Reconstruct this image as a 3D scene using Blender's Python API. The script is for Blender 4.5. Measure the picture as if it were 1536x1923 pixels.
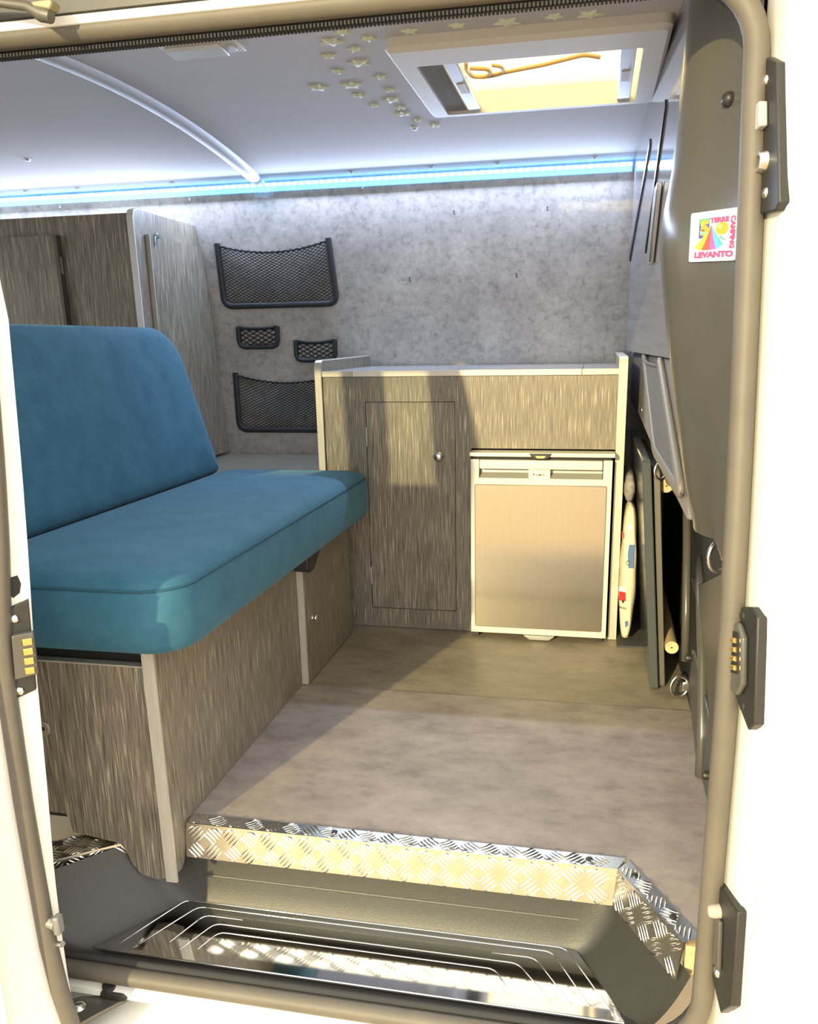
import bpy, bmesh, math, random
from mathutils import Vector, Matrix
random.seed(7)
S = bpy.context.scene
C = S.collection
for o in list(bpy.data.objects):
    bpy.data.objects.remove(o)

# ------------------------------------------------------------------ camera
cam_d = bpy.data.cameras.new('camera')
cam = bpy.data.objects.new('camera', cam_d)
C.objects.link(cam)
YAW, PIT, ROL = 0.2016, 0.2547, -0.0169
fw = Vector((-math.sin(YAW), math.cos(YAW), 0)); rt = Vector((math.cos(YAW), math.sin(YAW), 0)); up = Vector((0, 0, 1))
f2 = fw * math.cos(PIT) - up * math.sin(PIT); u2 = up * math.cos(PIT) + fw * math.sin(PIT)
r3 = rt * math.cos(ROL) + u2 * math.sin(ROL); u3 = u2 * math.cos(ROL) - rt * math.sin(ROL)
M = Matrix((r3, u3, -f2)).transposed().to_4x4()
M.translation = Vector((0.3253, -2.1837, 0.8244))
cam.matrix_world = M
cam_d.sensor_fit = 'HORIZONTAL'; cam_d.sensor_width = 36
cam_d.lens = 1519.37 * 36 / 1536
cam_d.shift_x = -(805.43 - 768) / 1536
cam_d.shift_y = (1038.88 - 961.5) / 1536
cam_d.clip_start = 0.02
S.camera = cam

# ------------------------------------------------------------------ sky, sun, exposure
wd = bpy.data.worlds.new('world'); S.world = wd; wd.use_nodes = True
wn = wd.node_tree.nodes; bg = wn['Background']
bg.inputs[0].default_value = (1.0, 0.97, 0.90, 1); bg.inputs[1].default_value = 2.3
sun_d = bpy.data.lights.new('sun', 'SUN'); sun = bpy.data.objects.new('sun', sun_d); C.objects.link(sun)
sun_d.energy = 4.6; sun_d.angle = math.radians(0.9); sun_d.color = (1.0, 0.82, 0.42)
AZ, EL = math.radians(16.5), math.radians(15)
sd = Vector((math.sin(AZ) * math.cos(EL), math.cos(AZ) * math.cos(EL), -math.sin(EL)))
sun.rotation_euler = sd.to_track_quat('-Z', 'Y').to_euler()
S.view_settings.view_transform = 'Standard'; S.view_settings.look = 'None'
S.view_settings.gamma = 1.0; S.view_settings.exposure = 0.18
S.view_settings.use_curve_mapping = False

# ------------------------------------------------------------------ materials
def mat(name, col, rough=0.5, metal=0.0, spec=0.5, **k):
    m = bpy.data.materials.new(name); m.use_nodes = True
    b = m.node_tree.nodes['Principled BSDF']
    b.inputs['Base Color'].default_value = (*col, 1)
    b.inputs['Roughness'].default_value = rough
    b.inputs['Metallic'].default_value = metal
    b.inputs['Specular IOR Level'].default_value = spec
    for a, v in k.items():
        b.inputs[a.replace('_', ' ')].default_value = v
    return m

def noise_mat(name, cols, scale, stretch=(1, 1, 1), rough=0.5, metal=0.0, detail=6, nrough=0.6, bump=0.0, bump_scale=None, stops=None, spec=0.5, second=None, **k):
    """noise through a colour ramp in object space, optional second blotch layer and bump"""
    m = mat(name, cols[0], rough, metal, spec, **k)
    nt = m.node_tree; N = nt.nodes; L = nt.links; b = N['Principled BSDF']
    tc = N.new('ShaderNodeTexCoord'); mp = N.new('ShaderNodeMapping')
    mp.inputs['Scale'].default_value = stretch
    L.new(tc.outputs['Object'], mp.inputs['Vector'])
    nz = N.new('ShaderNodeTexNoise'); nz.inputs['Scale'].default_value = scale
    nz.inputs['Detail'].default_value = detail; nz.inputs['Roughness'].default_value = nrough
    L.new(mp.outputs[0], nz.inputs['Vector'])
    cr = N.new('ShaderNodeValToRGB')
    stops = stops or [0.3 + 0.4 * i / max(1, len(cols) - 1) for i in range(len(cols))]
    e = cr.color_ramp.elements
    while len(e) < len(cols): e.new(0.5)
    for i, (s, c) in enumerate(zip(stops, cols)):
        e[i].position = s; e[i].color = (*c, 1)
    L.new(nz.outputs['Fac'], cr.inputs['Fac'])
    out = cr.outputs[0]
    if second:
        sc2, lo, hi = second
        n2 = N.new('ShaderNodeTexNoise'); n2.inputs['Scale'].default_value = sc2; n2.inputs['Detail'].default_value = 4
        L.new(tc.outputs['Object'], n2.inputs['Vector'])
        mr = N.new('ShaderNodeMapRange'); mr.inputs[1].default_value = 0.3; mr.inputs[2].default_value = 0.7
        mr.inputs[3].default_value = lo; mr.inputs[4].default_value = hi
        L.new(n2.outputs['Fac'], mr.inputs[0])
        mx = N.new('ShaderNodeMix'); mx.data_type = 'RGBA'; mx.blend_type = 'MULTIPLY'; mx.inputs[0].default_value = 1.0
        L.new(out, mx.inputs[6]); L.new(mr.outputs[0], mx.inputs[7])
        out = mx.outputs[2]
    L.new(out, b.inputs['Base Color'])
    if bump:
        bp = N.new('ShaderNodeBump'); bp.inputs['Strength'].default_value = bump; bp.inputs['Distance'].default_value = 0.002
        src = nz
        if bump_scale:
            src = N.new('ShaderNodeTexNoise'); src.inputs['Scale'].default_value = bump_scale; src.inputs['Detail'].default_value = 3
            L.new(tc.outputs['Object'], src.inputs['Vector'])
        L.new(src.outputs['Fac'], bp.inputs['Height']); L.new(bp.outputs[0], b.inputs['Normal'])
    return m

M_wood = noise_mat('grey_wood_laminate', [(0.085, 0.072, 0.055), (0.195, 0.17, 0.13), (0.25, 0.218, 0.168), (0.62, 0.55, 0.41)], 1.0,
                   (620, 620, 14), rough=0.42, detail=2.5, nrough=0.5, stops=[0.30, 0.45, 0.58, 0.72], second=(3.0, 0.88, 1.1))
M_trimedge = noise_mat('brushed_edge_band', [(0.50, 0.47, 0.40), (0.62, 0.58, 0.50)], 60, (1, 1, 0.2), rough=0.38, metal=0.25)
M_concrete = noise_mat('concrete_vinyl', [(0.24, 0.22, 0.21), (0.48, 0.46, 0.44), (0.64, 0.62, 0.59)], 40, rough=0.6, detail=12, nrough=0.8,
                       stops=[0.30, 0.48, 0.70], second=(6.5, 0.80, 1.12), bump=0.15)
M_floor = noise_mat('floor_vinyl', [(0.20, 0.165, 0.14), (0.315, 0.27, 0.232), (0.40, 0.348, 0.30)], 11, (1, 1.7, 1), rough=0.55, detail=14, nrough=0.74,
                    stops=[0.28, 0.5, 0.74], second=(5.0, 0.86, 1.1), bump=0.05, spec=0.35)
M_floor2 = noise_mat('floor_vinyl_olive_cast', [(0.175, 0.15, 0.11), (0.275, 0.24, 0.18), (0.35, 0.305, 0.23)], 11, (1, 1.7, 1), rough=0.5, detail=14, nrough=0.74,
                     stops=[0.28, 0.5, 0.74], second=(5.0, 0.86, 1.1), spec=0.35)  # same vinyl in darker olive; a reflection difference put into colour
M_ceil = noise_mat('ceiling_fabric', [(0.56, 0.55, 0.57), (0.61, 0.60, 0.62)], 600, rough=0.85, detail=2, spec=0.2)
M_teal = noise_mat('teal_velvet', [(0.026, 0.105, 0.170), (0.046, 0.152, 0.228)], 14, rough=0.8, detail=8, stops=[0.32, 0.68], bump=0.25, bump_scale=900, spec=0.25,
                   Sheen_Weight=0.25, Sheen_Roughness=0.45, Sheen_Tint=(0.45, 0.75, 0.85, 1))
M_teal_seam = mat('teal_thread', (0.018, 0.085, 0.13), 0.85)
M_alu = noise_mat('tread_aluminium', [(0.60, 0.56, 0.47), (0.70, 0.66, 0.56)], 30, rough=0.26, metal=1.0)
M_alu_bar = mat('tread_bar_highlight', (0.86, 0.83, 0.74), 0.18, 1.0)  # plate metal in a brighter colour, painting in the bars' bright edges
M_chrome = noise_mat('polished_steel', [(0.80, 0.80, 0.80), (0.86, 0.86, 0.86)], 40, rough=0.06, metal=1.0)
M_zinc = mat('zinc_metal', (0.75, 0.74, 0.70), 0.25, 1.0)
M_black = noise_mat('black_plastic', [(0.020, 0.020, 0.019), (0.030, 0.030, 0.028)], 300, rough=0.42, spec=0.5)
M_tray = noise_mat('tray_plastic', [(0.034, 0.034, 0.029), (0.046, 0.046, 0.040)], 500, rough=0.36, bump=0.25, bump_scale=700)
M_trimdark = noise_mat('pillar_plastic', [(0.085, 0.082, 0.070), (0.098, 0.095, 0.082)], 8, rough=0.20, spec=0.5)
M_rubber = noise_mat('seal_rubber', [(0.110, 0.098, 0.078), (0.130, 0.115, 0.092)], 20, rough=0.55)
M_rubber2 = mat('seal_cloth_lip', (0.035, 0.035, 0.036), 0.9)
M_body = noise_mat('white_body_paint', [(0.80, 0.79, 0.74), (0.83, 0.82, 0.77)], 3, rough=0.3, Coat_Weight=0.3)
M_grey = mat('grey_panel', (0.32, 0.31, 0.33), 0.55)
M_gloss = mat('glossy_grey_panel', (0.22, 0.22, 0.24), 0.08, 0.0, 0.6)
M_dark = mat('dark_interior', (0.018, 0.018, 0.018), 0.7)
M_board = mat('anthracite_laminate', (0.075, 0.085, 0.085), 0.12)
M_pine = noise_mat('pine_wood', [(0.55, 0.40, 0.20), (0.70, 0.54, 0.30)], 40, (1, 0.2, 1), rough=0.6)
M_net = mat('black_net_cord', (0.012, 0.013, 0.015), 0.7)
M_frame = mat('black_net_frame', (0.028, 0.031, 0.036), 0.5)
M_white = noise_mat('white_hatch_plastic', [(0.72, 0.70, 0.68), (0.76, 0.74, 0.72)], 200, rough=0.5)
M_silver = mat('silver_bar', (0.62, 0.63, 0.66), 0.4, 0.3)
M_star = mat('glow_star_plastic', (0.80, 0.86, 0.66), 0.55)
M_fridge = mat('fridge_silver_plastic', (0.72, 0.70, 0.60), 0.35, 0.15)
M_fridge_dk = mat('fridge_recess_grey', (0.36, 0.36, 0.33), 0.4, 0.2)
M_brush = noise_mat('brushed_fridge_front', [(0.50, 0.45, 0.37), (0.56, 0.51, 0.42)], 1, (900, 900, 12), rough=0.15, metal=1.0, detail=3)
M_gold = mat('brass_contact', (0.85, 0.58, 0.20), 0.3, 0.9)
M_pave = noise_mat('warm_paving', [(0.42, 0.31, 0.18), (0.54, 0.41, 0.25)], 3, rough=0.8)
M_pillow = noise_mat('cream_cotton', [(0.66, 0.58, 0.42), (0.76, 0.68, 0.50)], 30, rough=0.85, bump=0.2)
M_carpet = noise_mat('speckled_carpet', [(0.02, 0.02, 0.02), (0.10, 0.10, 0.10)], 400, rough=0.95)
def flat(n, c): return mat('print_' + n, c, 0.5)
P_white = flat('white', (0.88, 0.86, 0.84)); P_pink = flat('pink', (0.78, 0.07, 0.22)); P_yel = flat('yellow', (0.95, 0.75, 0.03))
P_or = flat('orange', (0.95, 0.38, 0.02)); P_red = flat('red', (0.85, 0.10, 0.03)); P_pur = flat('purple', (0.42, 0.12, 0.50))
P_cyan = flat('cyan', (0.12, 0.62, 0.85)); P_gre = flat('green', (0.05, 0.42, 0.22)); P_teal = flat('teal', (0.08, 0.50, 0.45))
P_blue = flat('blue', (0.06, 0.10, 0.32)); P_bus = flat('bus_blue', (0.10, 0.19, 0.38)); P_busr = flat('bus_red', (0.62, 0.03, 0.03)); P_ink = flat('ink', (0.03, 0.03, 0.03))
P_wine = flat('yellow_light', (1.0, 0.9, 0.25))
def emit(name, col, s):
    m = bpy.data.materials.new(name); m.use_nodes = True
    b = m.node_tree.nodes['Principled BSDF']; b.inputs['Base Color'].default_value = (0.8, 0.9, 1, 1)
    b.inputs['Emission Color'].default_value = (*col, 1); b.inputs['Emission Strength'].default_value = s
    return m
M_led = emit('led_chip_light', (0.45, 0.80, 1.0), 12.0)
M_ledstrip = emit('led_strip_glow', (0.03, 0.30, 1.0), 3.5)
def clear(name, tint, gloss=0.08, trans=None):
    m = bpy.data.materials.new(name); m.use_nodes = True
    N = m.node_tree.nodes; L = m.node_tree.links; N.clear()
    o = N.new('ShaderNodeOutputMaterial'); t = N.new('ShaderNodeBsdfTransparent'); g = N.new('ShaderNodeBsdfGlossy')
    t.inputs[0].default_value = (*tint, 1); g.inputs[1].default_value = 0.05
    mx = N.new('ShaderNodeMixShader'); mx.inputs[0].default_value = gloss
    L.new(t.outputs[0], mx.inputs[1]); L.new(g.outputs[0], mx.inputs[2])
    last = mx
    if trans:
        tr = N.new('ShaderNodeBsdfTranslucent'); tr.inputs[0].default_value = (*trans, 1)
        m2 = N.new('ShaderNodeMixShader'); m2.inputs[0].default_value = 0.75
        L.new(mx.outputs[0], m2.inputs[1]); L.new(tr.outputs[0], m2.inputs[2]); last = m2
    L.new(last.outputs[0], o.inputs[0])
    return m
M_glass = clear('window_glass', (0.62, 0.64, 0.62))
M_clear = clear('clear_window_glass', (0.93, 0.95, 0.95))
M_dome = clear('sunlit_yellow_acrylic', (1.0, 0.88, 0.50), 0.04, (1.0, 0.86, 0.46))  # warm sunlight on the dome is put into its yellow tint
M_clip = clear('clear_plastic', (0.75, 0.85, 0.9), 0.3)

# ------------------------------------------------------------------ mesh helpers
class B:
    def __init__(s): s.v = []; s.f = []
    def add(s, vs, fs):
        n = len(s.v); s.v += [tuple(v) for v in vs]; s.f += [tuple(i + n for i in f) for f in fs]; return s
    def box(s, x0, x1, y0, y1, z0, z1):
        return s.add([(x0, y0, z0), (x1, y0, z0), (x1, y1, z0), (x0, y1, z0), (x0, y0, z1), (x1, y0, z1), (x1, y1, z1), (x0, y1, z1)],
                     [(0, 3, 2, 1), (4, 5, 6, 7), (0, 1, 5, 4), (1, 2, 6, 5), (2, 3, 7, 6), (3, 0, 4, 7)])
    def prism(s, poly, to3, d0, d1):
        """poly 2D outline; to3(a,b,d) -> 3D; extruded from d0 to d1"""
        n = len(poly)
        vs = [to3(a, b, d0) for a, b in poly] + [to3(a, b, d1) for a, b in poly]
        return s.add(vs, [tuple(range(n))[::-1], tuple(range(n, 2 * n))] + [(i, (i + 1) % n, n + (i + 1) % n, n + i) for i in range(n)])
    def grid(s, fn, nu, nv, closeu=False):
        vs = [fn(i / (nu if closeu else nu - 1), j / (nv - 1)) for j in range(nv) for i in range(nu)]
        fs = []
        for j in range(nv - 1):
            for i in range(nu if closeu else nu - 1):
                a = j * nu + i; b = j * nu + (i + 1) % nu
                fs.append((a, b, b + nu, a + nu))
        return s.add(vs, fs)
    def tube(s, path, r, n=8, closed=False, flat=1.0, caps=True, ref=None):
        P = [Vector(p) for p in path]; m = len(P); rings = []
        up0 = Vector(ref) if ref else None
        for i in range(m):
            a = P[(i - 1) % m] if (closed or i > 0) else P[i]
            b = P[(i + 1) % m] if (closed or i < m - 1) else P[i]
            t = (b - a).normalized()
            if up0 is None:
                up0 = Vector((0, 0, 1)) if abs(t.z) < 0.9 else Vector((0, 1, 0))
            side = t.cross(up0)
            if side.length < 1e-6: side = t.cross(Vector((0.3, 1, 0.2)))
            side.normalize(); nn = side.cross(t).normalized()
            if ref is None: up0 = nn
            rr = r[i] if isinstance(r, (list, tuple)) else r
            rings.append([P[i] + side * (rr * math.cos(2 * math.pi * k / n)) + nn * (rr * flat * math.sin(2 * math.pi * k / n)) for k in range(n)])
        vs = [p for R in rings for p in R]; fs = []
        for i in range(m if closed else m - 1):
            j = (i + 1) % m
            for k in range(n):
                fs.append((i * n + k, i * n + (k + 1) % n, j * n + (k + 1) % n, j * n + k))
        if not closed and caps:
            fs.append(tuple(range(n))[::-1]); fs.append(tuple((m - 1) * n + k for k in range(n)))
        return s.add(vs, fs)
    def cyl(s, a, b, r, n=20, r2=None):
        return s.tube([a, b], [r, r if r2 is None else r2], n)
    def lathe(s, prof, org, axis=(0, 0, 1), n=24):
        ax = Vector(axis).normalized(); t = ax.orthogonal().normalized(); w = ax.cross(t); o = Vector(org)
        return s.grid(lambda u, v: o + ax * prof[round(v * (len(prof) - 1))][1] + (t * math.cos(2 * math.pi * u) + w * math.sin(2 * math.pi * u)) * prof[round(v * (len(prof) - 1))][0],
                      n, len(prof), True)

def root_of(o):
    while o.parent: o = o.parent
    return o
def wloc(o):
    v = Vector(o.location)
    while o.parent: o = o.parent; v += Vector(o.location)
    return v
def obj(name, b, m, parent=None, smooth=False, bevel=0.0, segs=2, angle=40, fix=True):
    me = bpy.data.meshes.new(name)
    me.from_pydata(b.v, [], b.f)
    if fix:
        bm = bmesh.new(); bm.from_mesh(me)
        bmesh.ops.recalc_face_normals(bm, faces=bm.faces); bm.to_mesh(me); bm.free()
    for mm in (m if isinstance(m, (list, tuple)) else [m]): me.materials.append(mm)
    o = bpy.data.objects.new(name, me); C.objects.link(o)
    if parent:
        o.parent = parent; me.transform(Matrix.Translation(-wloc(parent)))
    else:
        xs = [v.co for v in me.vertices]
        c = Vector((sum((min(v[i] for v in xs), max(v[i] for v in xs))) / 2 for i in range(3))); c.z = min(v.z for v in xs)
        me.transform(Matrix.Translation(-c)); o.location = c
    if smooth:
        for p in me.polygons: p.use_smooth = True
        if smooth != 'all':
            me.set_sharp_from_angle(angle=math.radians(angle))
    if bevel:
        md = o.modifiers.new('bevel', 'BEVEL'); md.width = bevel; md.segments = segs; md.limit_method = 'ANGLE'
        md.harden_normals = False
        for p in me.polygons: p.use_smooth = True
        me.set_sharp_from_angle(angle=math.radians(50))
    return o
def tag(o, label, cat, group=None):
    o['label'] = label; o['category'] = cat
    if group: o['group'] = group
    return o
def thing(name, label, cat, loc, group=None):
    o = bpy.data.objects.new(name, None); o.empty_display_size = 0.05; C.objects.link(o); o.location = loc
    return tag(o, label, cat, group)
def struct(name, b, m, parent=None, label=None, **k):
    o = obj(name, b, m, parent, **k)
    if not parent: o['kind'] = 'structure'
    if label: o['label'] = label
    return o
def lerp(a, b, t): return a + (b - a) * t
def interp(x, xs, ys):
    if x <= xs[0]: return ys[0]
    for i in range(1, len(xs)):
        if x <= xs[i]: return lerp(ys[i - 1], ys[i], (x - xs[i - 1]) / (xs[i] - xs[i - 1]))
    return ys[-1]
def rrect(x0, x1, y0, y1, r, n=6, rs=None):
    rs = rs or [r] * 4; pts = []
    for k, (cx, cy, sx, sy) in enumerate(((x1, y0, -1, 1), (x1, y1, -1, -1), (x0, y1, 1, -1), (x0, y0, 1, 1))):
        q = rs[k]
        for i in range(n + 1):
            a = -math.pi / 2 + k * math.pi / 2 + (math.pi / 2) * i / n
            pts.append((cx + sx * q + q * math.cos(a), cy + sy * q + q * math.sin(a)))
    return pts
def text_mesh(s, size=1.0, bold=0.0):
    cu = bpy.data.curves.new('t', 'FONT'); cu.body = s; cu.size = size; cu.align_x = 'CENTER'; cu.align_y = 'CENTER'
    cu.offset = bold; cu.resolution_u = 3
    o = bpy.data.objects.new('t', cu); C.objects.link(o)
    me = bpy.data.meshes.new_from_object(o.evaluated_get(bpy.context.evaluated_depsgraph_get()))
    vs = [tuple(v.co) for v in me.vertices]; fs = [tuple(p.vertices) for p in me.polygons]
    bpy.data.objects.remove(o); bpy.data.curves.remove(cu); bpy.data.meshes.remove(me)
    return vs, fs
def fit_text(s, a0, a1, b0, b1, bold=0.02, rot=False):
    """text scaled to fill the box, as 2D verts and faces (rot: reads downwards)"""
    vs, fs = text_mesh(s, 1.0, bold)
    vs = [(v[1], -v[0]) if rot else (v[0], v[1]) for v in vs]
    xa, xb = min(v[0] for v in vs), max(v[0] for v in vs); ya, yb_ = min(v[1] for v in vs), max(v[1] for v in vs)
    return [(lerp(a0, a1, (v[0] - xa) / (xb - xa)), lerp(b0, b1, (v[1] - ya) / (yb_ - ya))) for v in vs], fs

# ------------------------------------------------------------------ shape of the van
def wy(z): return interp(z, [-1, .44, .84, 1.237, 1.42], [.6, .596, .56, .496, .455])       # far wall
def zc(y): return 1.40 - .125 * (y + .25) ** 2                                               # ceiling
def yb(z):                                                                                    # near side of the body
    t = min(max((z - .35) / .85, 0), 1); return -1.2 + .1 * t ** 1.7

def xo(z): return -.010 * min(max((z - .35) / .75, 0), 1)                                      # pillar leans in at the top

# ------------------------------------------------------------------ setting
g = B().box(-9, 9, -12, 6, -.70, -.62)
struct('ground', g, M_pave, label='warm sunlit paving outside the van')
fl = B().prism([(-1.9, .62), (.575, .62), (.575, -1.16), (.497, -1.16), (.402, -.997), (-1.9, -.997)], lambda a, b, d: (a, b, d), -.03, -.0015)
floor = struct('floor', fl, M_floor2, label='vinyl van floor with an olive reflection tone painted in')
struct('floor_front', B().prism([(-.385, -.405), (.57, -.405), (.57, -1.155), (.499, -1.155), (.404, -.994), (-.385, -.994)], lambda a, b, d: (a, b, d), -.0015, .0006), M_floor, floor)
struct('carpet_mat', B().box(.41, .56, -.02, .55, -.0015, .004), M_carpet, floor)

zs = [-.03, .2, .44, .55, .65, .75, .84, .95, 1.05, 1.15, 1.237, 1.32, 1.40]
w = B()
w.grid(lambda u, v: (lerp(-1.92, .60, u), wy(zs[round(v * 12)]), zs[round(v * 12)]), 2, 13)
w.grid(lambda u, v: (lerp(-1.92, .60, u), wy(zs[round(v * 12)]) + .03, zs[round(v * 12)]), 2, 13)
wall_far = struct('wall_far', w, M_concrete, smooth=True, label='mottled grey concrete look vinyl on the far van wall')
def screw_mesh(r, h):
    return B().lathe([(0, -h), (r * .5, -h), (r * .9, -h * .5), (r, 0)], (0, 0, 0), (0, 0, 1), 10)
sm = None
def place_screw(p, nrm, parent, r=.006, h=.004, m=M_zinc):
    b = B(); ax = Vector(nrm)
    b.lathe([(.0003, h), (r * .6, h * .9), (r, h * .2), (r, 0)], p, ax, 10)
    return obj('screw', b, m, parent, smooth='all')
for x, z in ((-1.484, 1.294), (-1.003, 1.295), (-.413, 1.298), (.099, 1.304)):
    place_screw((x, wy(z), z), (0, -1, -.1), wall_far)
for x, z in ((-.124, 1.215), (.165, 1.213), (.07, 1.025), (-.277, 1.023)):
    y = wy(z)
    b = B().tube([(x, y, z + .007), (x, y - .007, z + .007), (x, y - .008, z - .004), (x + .005, y - .008, z - .005)], .0013, 6)
    obj('hook', b, M_dark, wall_far)

# ceiling with the roof window opening
HX0, HX1, HY0, HY1 = -.055, .398, -.385, .005
ys = sorted(set([-1.06 + .0775 * i for i in range(21)] + [HY0, HY1, .505])); xs = sorted(set([-1.92, -1.3, -.8, -.4, HX0, .15, HX1, .60]))
def ceil_shell(dz):
    vs, fs = [], []
    for y in ys:
        for x in xs: vs.append((x, y, zc(y) + dz))
    n = len(xs)
    for j in range(len(ys) - 1):
        for i in range(n - 1):
            if xs[i] >= HX0 - 1e-6 and xs[i + 1] <= HX1 + 1e-6 and ys[j] >= HY0 - 1e-6 and ys[j + 1] <= HY1 + 1e-6: continue
            fs.append((j * n + i, j * n + i + 1, (j + 1) * n + i + 1, (j + 1) * n + i))
    return vs, fs
b = B(); b.add(*ceil_shell(0)); b.add(*ceil_shell(.03))
ceiling = struct('ceiling', b, M_ceil, smooth=True, label='grey lilac fabric lined van ceiling')
for x, y in ((-1.367, .18), (-1.575, .44), (-1.38, .44), (-1.04, .44), (-.436, .44), (-.183, .437), (.019, .44), (.303, .44)):
    place_screw((x, y, zc(y)), (0, -.1, -1), ceiling, .009, .006, M_silver)
place_screw((-.169, .137, zc(.137)), (0, 0, -1), ceiling, .010, .009, M_white)
# ceiling rib
path = [(-.755, y, zc(y) - .001) for y in [-1.0 + .0617 * i for i in range(25)]]
rb = B()
prof = [(-.024, .002), (-.021, -.008), (-.010, -.013), (.010, -.013), (.021, -.008), (.024, .002)]
rb.grid(lambda u, v: (path[round(v * 24)][0] + prof[round(u * 5)][0], path[round(v * 24)][1], path[round(v * 24)][2] + prof[round(u * 5)][1]), 6, 25)
struct('trim_1', rb, mat('rib_vinyl', (.52, .52, .55), .5), smooth=True, angle=60, label='curved padded rib across the van ceiling')

# header between ceiling and the top of the door
hp = [(-1.0, zc(-1.0) + .005), (-1.04, 1.315), (-1.08, 1.29), (-1.10, 1.25), (-1.10, 1.215)]
b = B(); b.grid(lambda u, v: (lerp(-1.92, .60, u), hp[round(v * 4)][0], hp[round(v * 4)][1]), 2, 5)
struct('trim_2', b, M_ceil, smooth=True, label='lining between the ceiling and the top of the door opening')
# outside: roof rail above the door
rp = [(-1.10, 1.222), (-1.120, 1.227), (-1.123, 1.236), (-1.116, 1.2385), (-1.114, 1.30), (-1.20, 1.305), (-1.215, 1.32), (-1.20, 1.40), (-1.10, 1.44)]
b = B(); b.grid(lambda u, v: (lerp(-2.2, 1.4, u), rp[round(v * 8)][0], rp[round(v * 8)][1]), 2, 9)
struct('trim_3', b, [M_body], label='white roof edge above the sliding door opening', smooth=True, angle=30)
b = B().box(-2.2, .45, -1.124, -1.117, 1.239, 1.300)
trk = struct('trim_4', b, M_trimdark, label='dark upper door track under the roof edge')

# near wall behind the slid open door, rear wall
zz = [-.35, 0, .35, .6, .8, 1.0, 1.24]
def side_grid(b, x0, x1, z0, z1, n=6):
    b.grid(lambda u, v: (lerp(x0, x1, u), yb(lerp(z0, z1, v)), lerp(z0, z1, v)), 2, n)
b = B(); side_grid(b, -1.92, -.63, -.35, .76); side_grid(b, -1.92, -.63, 1.16, 1.24); side_grid(b, -1.92, -1.80, .76, 1.16); side_grid(b, -.72, -.63, .76, 1.16)
struct('wall_near', b, M_body, smooth=True, label='white van side behind the open sliding door')
b = B(); side_grid(b, -1.80, -.72, .76, 1.16)
struct('fill_window_1', b, M_clear, label='unseen side window added to brighten the van interior')  # unseen window, added so daylight reaches the wardrobe and walls
struct('trim_7', B().box(-1.9, -.445, -1.004, -.998, -.20, -.002), M_body, label='white step riser under the bench')
b = B().box(-1.94, -1.90, -1.2, .62, -.03, .70).box(-1.94, -1.90, -1.2, .62, 1.20, 1.42).box(-1.94, -1.90, -1.2, -.95, .70, 1.20).box(-1.94, -1.90, .10, .62, .70, 1.20)
struct('wall_rear', b, M_grey, label='grey panel closing the rear of the van')
struct('fill_window_2', B().box(-1.922, -1.918, -.95, .10, .70, 1.20), M_clear, label='unseen rear window added to let more daylight in')  # unseen opening, added to brighten the dim upper interior

# bulkhead on the cab side: lower void, upper glossy partition
b = B().box(.566, .60, -1.14, .60, -.03, 1.42)
wall_right = struct('wall_right', b, M_dark, label='black bulkhead panel behind the front seats')
b = B().tube([(.563, .02, .50), (.560, -.12, .42), (.556, -.22, .33), (.556, -.28, .20), (.558, -.30, .08)], .010, 8)
obj('ridge', b, M_trimdark, wall_right, smooth='all')
b = B().tube([(.562, -.40, .36), (.557, -.50, .30), (.553, -.62, .20), (.552, -.68, .08), (.552, -.70, .0)], .010, 8)
obj('ridge', b, M_trimdark, wall_right, smooth='all')
b = B().prism([(-.34, .30), (-.50, .33), (-.95, .50), (-1.10, .50), (-1.10, .0), (-.80, .0), (-.74, .15), (-.60, .26)], lambda a, b_, d: (d, a, b_), .552, .565)
obj('moulded_panel', b, mat('moulded_panel_plastic', (.07, .066, .058), .35), wall_right, bevel=.004)
PK = lambda y, x0=.417, k=.035: x0 + k * (.5 - y)
b = B(); b.prism([(.49, .79), (.45, 1.42), (-.90, 1.42), (-.90, .79)], lambda a, b_, d: (PK(a) + d, a, b_), 0, .02)
part = struct('wall_partition', b, M_gloss, label='glossy grey upper partition edge on beside the pillar trim')
def bar(p, q_, wdt, dep, m, name, parent=None, off=0):
    bb = B(); P, Q = Vector(p), Vector(q_); d = (Q - P).normalized(); s = Vector((0, -d.z, d.y)) * wdt / 2
    vs = [P - s, P + s, Q + s, Q - s]
    bb.add([v + Vector((-off, 0, 0)) for v in vs] + [v + Vector((-off - dep, 0, 0)) for v in vs], [(0, 1, 2, 3), (4, 5, 6, 7), (0, 1, 5, 4), (1, 2, 6, 5), (2, 3, 7, 6), (3, 0, 4, 7)])
    return obj(name, bb, m, parent)
bar((.436, -.031, 1.272), (.418, .47, 1.06), .02, .0035, M_black, 'window_rim', part)
bar((.4465, -.345, 1.277), (.4365, -.042, 1.032), .02, .0035, M_black, 'window_rim', part)
b = B().prism([(-.30, 1.13), (-.36, 1.13), (-.26, .985), (-.19, .985)], lambda a, b_, d: (PK(a) - d, a, b_), .001, .012)
tag(obj('slim_mirror', b, [M_chrome], bevel=.002), 'slim mirrored panel hung edge on beside the pillar trim', 'mirror')
# lower overhanging partition
LK = lambda y: .446 + .02 * (.2 - y)
b = B(); b.prism([(.56, .785), (.56, .63), (.15, .62), (-.45, .578), (-.93, .556), (-.93, .79)], lambda a, b_, d: (LK(a) + d, a, b_), 0, .022)
lowp = struct('trim_5', b, mat('partition_vinyl', (.20, .195, .21), .4), label='grey lower partition panel overhanging the dark footwell', bevel=.006)
for y, z in ((.378, .656), (.043, .643), (-.247, .63)):
    place_screw((LK(y), y, z), (-1, 0, 0), lowp, .007, .004)

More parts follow.
